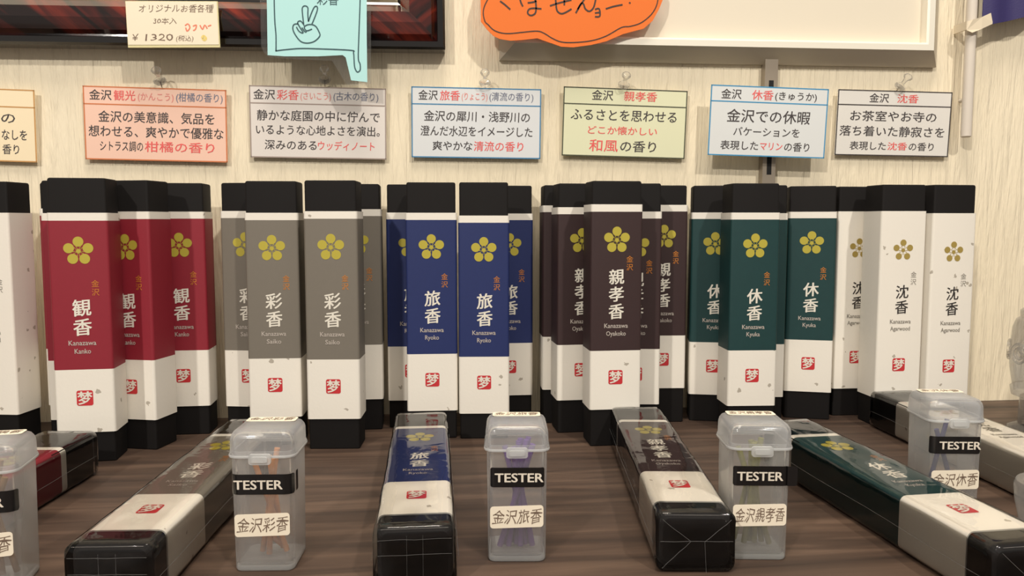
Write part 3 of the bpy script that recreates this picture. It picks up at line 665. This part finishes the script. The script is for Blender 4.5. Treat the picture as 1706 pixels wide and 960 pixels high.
# price card
c, w_, h_, roll = wall_frame([(211,2),(364,2),(365,79),(211,79)], .0245)
t = thing('price_card', 'small cream handwritten price card on the lacquer frame', 'price card', c, (0, -roll, 0))
mb = MB(); mb.box(-w_/2, w_/2, 0, .0016, -h_/2, h_/2); mb.build('card_backing', M['pricerim'], t, 0)
mb = MB(); mb.box(-w_/2+.0003, w_/2-.0006, -.0003, 0, -h_/2+.0018, h_/2-.0003); mb.build('card_face', M['pricecard'], t, 0)
mb = MB()
def pu(px): return -w_/2 + (px-211)/153.5*w_
def pv(py): return h_/2 - (py-2)/77*h_
y = -.0004
for txt, m, a, b, v, hh in (('オリジナルお香各種',0,233,357,14.5,15), ('30本入',0,256,295,35,12), ('¥',0,219,229,62,15), ('1320',0,241,287,62,17), ('(税込)',0,292,321,64,11)):
    put_text(mb, txt, pu(a), pu(b), pv(v), hh/77*h_*.95, y, m, -.012, 0.15, 0, 1, jit=.1)
def px_rib(mb, pts, wd, y, fx, fz, m): ribbon(mb, [(fx(p[0]), fz(p[1])) for p in pts], wd, y, m)
for s in ([(308,43),(313,40),(316,46),(311,52),(309,46)], [(321,44),(327,42),(325,49),(321,51)], [(333,42),(337,49),(341,42),(345,48)], [(346,44),(352,42)]): px_rib(mb, s, .0009, y, pu, pv, 1)
px_rib(mb, [(335,64),(338,60),(342,64),(339,67),(336,64)], .0016, y, pu, pv, 2)
mb.build('handwriting', [M['pencil'], M['pen_red'], M['pen_yellow']], t, 0)
# light blue speech bubble sign in clear laminate
OFF = .026
o0 = on_wall(528, 60, OFF); t = thing('speech_bubble_sign', 'pale blue hand cut speech bubble sign with a drawn victory hand', 'sign', o0)
def loc(px, py): p = on_wall(px, py, OFF) - o0; return (p.x, p.z)
mb = MB(); plate(mb, [loc(*p) for p in ((443,-70),(445,20),(446,92),(475,94),(530,94),(571,92),(576,96),(585,134),(612,137),(611,60),(611,-70))], -.0003, .0002); mb.build('paper', M['sky'], t, 0)
mb = MB(); plate(mb, [loc(*p) for p in ((433,-70),(434,40),(435,78),(440,88),(448,95),(500,99),(553,101),(577,141),(612,143),(618,138),(618,-70))], .0003, .0006); mb.build('laminate', M['laminate'], t, 0)
mb = MB()
fx = lambda a: a; fz = lambda a: a
def draw(lines, wd, y): 
    for s in lines: ribbon(mb, [loc(*p) for p in s], wd, y)
draw([[(457,-40),(457,0),(458,35),(460,60),(460,85)], [(459,85),(475,83),(500,81),(530,81.5),(585,84),(589,88),(590,100),(591,112),(595,120),(600,117),(600,107),(597,97),(598,60),(600,0),(600,-40)],
      [(506,40),(504,22),(504,13),(508,10),(513,13),(513,24),(514,36)], [(514,36),(519,22),(524,12),(528,11),(529,16),(525,28),(520,40)],
      [(497,40),(490,41),(488,48),(492,58),(501,69),(512,72),(524,69),(533,60),(531,52),(526,44),(519,41),(511,42),(507,46),(510,51),(514,51),(520,48.5)],
      [(494,45),(498,52),(503,55),(505,54),(500,46),(496,38),(500,35),(504,38),(507,43)], [(503,46),(508,53),(511,53)]], .00085, -.0005)
a = loc(528, 1); b = loc(564, 1); put_text(mb, '彩香', a[0], b[0], loc(528,-1.5)[1], .0092, -.0005, 0, 0.0, 0, 0, 2)
mb.build('drawing', M['marker_teal'], t, 0)
# orange cloud sign
OFF = .022
o0 = on_wall(950, 30, OFF); t = thing('orange_cloud_sign', 'orange cloud shaped handwritten sign over the aluminium frame corner', 'sign', o0)
mb = MB(); plate(mb, [loc(*p) for p in ((812,-60),(800,-20),(801,15),(801,36),(812,50),(822,60),(832,65),(850,68),(868,67),(895,64),(915,71),(935,78),(955,79),(985,75),(1010,69),(1038,57),(1060,51),(1072,48),(1087,35),(1098,15),(1104,0),(1106,-20),(1090,-60))], -.0003, .0002); mb.build('paper', M['orange'], t, 0)
mb = MB()
draw([[(818,-10),(808,8),(805,22),(808,36),(813,41)], [(813,41),(822,50),(835,55),(850,56),(870,54),(895,52),(907,56),(920,64),(935,70),(955,71),(985,68),(1010,60),(1035,46),(1050,44),(1068,38),(1085,24),(1094,8),(1097,-10)],
      ], .0008, -.0005)
draw([[(833,2),(841,8),(850,16)], [(866,-2),(868,5),(871,11)], [(879,5),(887,4),(894,2)], [(888,-12),(892,2),(893,15),(891,23),(884,26),(879,22),(881,16),(888,14),(902,15)],
      [(916,10),(932,5),(952,0)], [(939,-10),(940,0),(940,9)], [(925,-12),(926,5),(928,18),(935,23),(944,20),(952,15)], [(984,-18),(974,-2),(966,10),(959,22)], [(962,16),(968,6),(972,7),(975,15),(982,19),(989,12),(993,-5)],
      [(991,16),(998,15),(999,27),(991,28)], [(991,22),(998,21)], [(1009,15),(1022,11),(1037,8)], [(1048,4),(1050,6)]], .0012, -.0005)
mb.build('handwriting', M['marker'], t, 0)
# slotted rail
p0 = on_wall(1286, 100, .008); p1 = on_wall(1286, 330, .008)
t = thing('slotted_rail', 'slotted grey metal wall rail running down behind the light blue bordered card', 'rail', (p0.x, WALL, -.0))
mb = MB(); hw = .0052; zt = p0.z + .25
mb.loft([[(-hw,0,.0),(-hw,-.008,.0),(hw,-.008,.0),(hw,0,.0)], [(-hw,0,zt),(-hw,-.008,zt),(hw,-.008,zt),(hw,0,zt)]][::-1], True, True); mb.build('channel', M['rail'], t, 0)
for (ya, yb) in ((134,170),(195,231),(256,291),(318,352),(380,414)):
    za = on_wall(1287, ya, .008).z; zb = on_wall(1287, yb, .008).z
    mb = MB(); mb.box(-.0019, .0019, -.00815, -.0079, zb, za); mb.build('slot', M['slot'], t, 0)
# little banner on a pole
p = on_wall(1609, 229, .012); q = on_wall(1609, 0, .012)
t = thing('banner_pole', 'white plastic pole beside the purple banner at the upper right', 'pole', (p.x, WALL-.012, p.z))
mb = MB(); mb.lathe([(.0030, 0), (.0040, .0008), (.0040, .24)], 20); mb.build('shaft', M['pole'], t, 50)
mb = MB(); mb.tube([(0, .0095, .03), (0, .002, .03)], .0016, 8); mb.build('wall_clip', M['pole'], t)
bx = p.x; zt = on_wall(1609, 45, .012).z
t = thing('purple_banner', 'dark purple cloth banner with cream tie tab at the upper right corner', 'banner', (bx, WALL-.012, zt))
mb = MB(); nx, nz = 24, 14; Wb = .11
vs = []
for j in range(nz+1):
    for i in range(nx+1):
        u, v = i/nx, j/nz; x = .0065 + u*Wb; zb = -.0005 + .0115*min(1, u*2.2)+.02*max(0, u-.4)
        z = zb + v*(.20-zb); vs.append((x, -.004 - .006*math.sin(u*9+v*2)*u - .002*math.sin(u*23), z))
k = len(vs); vs2 = [(a[0], a[1]+.0006, a[2]) for a in vs]; fs = []
for j in range(nz):
    for i in range(nx):
        a = j*(nx+1)+i; fs.append((a, a+1, a+nx+2, a+nx+1)); fs.append((k+a+nx+1, k+a+nx+2, k+a+1, k+a))
for i in range(nx): fs.append((i, k+i, k+i+1, i+1))
mb.add(vs+vs2, fs); mb.build('cloth', M['purple'], t, 60)
mb = MB(); sl = .55
ring = [(-.0075, -.006, -.0040), (-.0035, -.0072, -.0060), (.0040, -.0072, -.0030), (.0155, -.0058, .0022), (.0125, -.0058, .0100), (.0040, -.0072, .0062), (-.0035, -.0072, .0040), (-.0070, -.0055, .0030)]
mb.loft([ring[::-1], [(a[0], a[1]+.0008, a[2]) for a in ring[::-1]]][::-1]); 
mb.box(-.0078, -.0066, -.006, .010, -.0035, .0030); mb.build('tie_tab', M['strap'], t, 0)
# glass bowl and clear moulded ornament at the right edge
x, y = rotc(.2425, .342); t = thing('glass_bowl', 'small thick clear glass bowl at the right edge behind the lying teal box', 'bowl', (x, y, 0))
mb = MB(); mb.lathe([(.0100,0),(.0118,.0008),(.0128,.004),(.0160,.014),(.0186,.026),(.0192,.033),(.0184,.0352),(.0158,.0352),(.0142,.0338),(.0126,.026),(.0100,.014),(.0050,.009),(.0005,.008)], 40); mb.build('bowl_wall', M['acrylic'], t, 50)
x, y = rotc(.3840, .5560); t = thing('clear_ornament', 'clear moulded acrylic ornament with a round medallion at the right edge by the wall', 'ornament', (x, y, 0))
def zy(py): return HC - (py-370)*.5560/1331
pf = [(r_*1.45, z_) for r_, z_ in [(.020, 0), (.020, .003), (.0155, .006), (.0150, zy(668)), (.0190, zy(664)), (.0195, zy(652)), (.0186, zy(649)), (.0200, zy(620)), (.0205, zy(590)), (.0195, zy(550)), (.0180, zy(535)), (.0165, zy(532)), (.0165, zy(520)), (.0150, zy(516)), (.0125, zy(450)), (.0085, zy(350)), (.0070, zy(300)), (.0040, zy(296))]]
mb = MB(); mb.lathe(pf, 16); mb.build('column', M['acrylic'], t, 30)
mb2 = MB()
for k in range(8):
    an = 2*PI*k/8 + math.radians(-135); cx, cyy = .0295*math.cos(an), .0295*math.sin(an); tx, ty = -math.sin(an), math.cos(an)
    for R0, r0 in ((.0068, .0010), (.0036, .0012)):
        mb = MB(); mb.tube([(cx+tx*R0*math.cos(q*PI/8), cyy+ty*R0*math.cos(q*PI/8), zy(590)+R0*math.sin(q*PI/8)) for q in range(17)], r0, 6); mb.build('medallion_ring', M['acrylic'], t, 60)
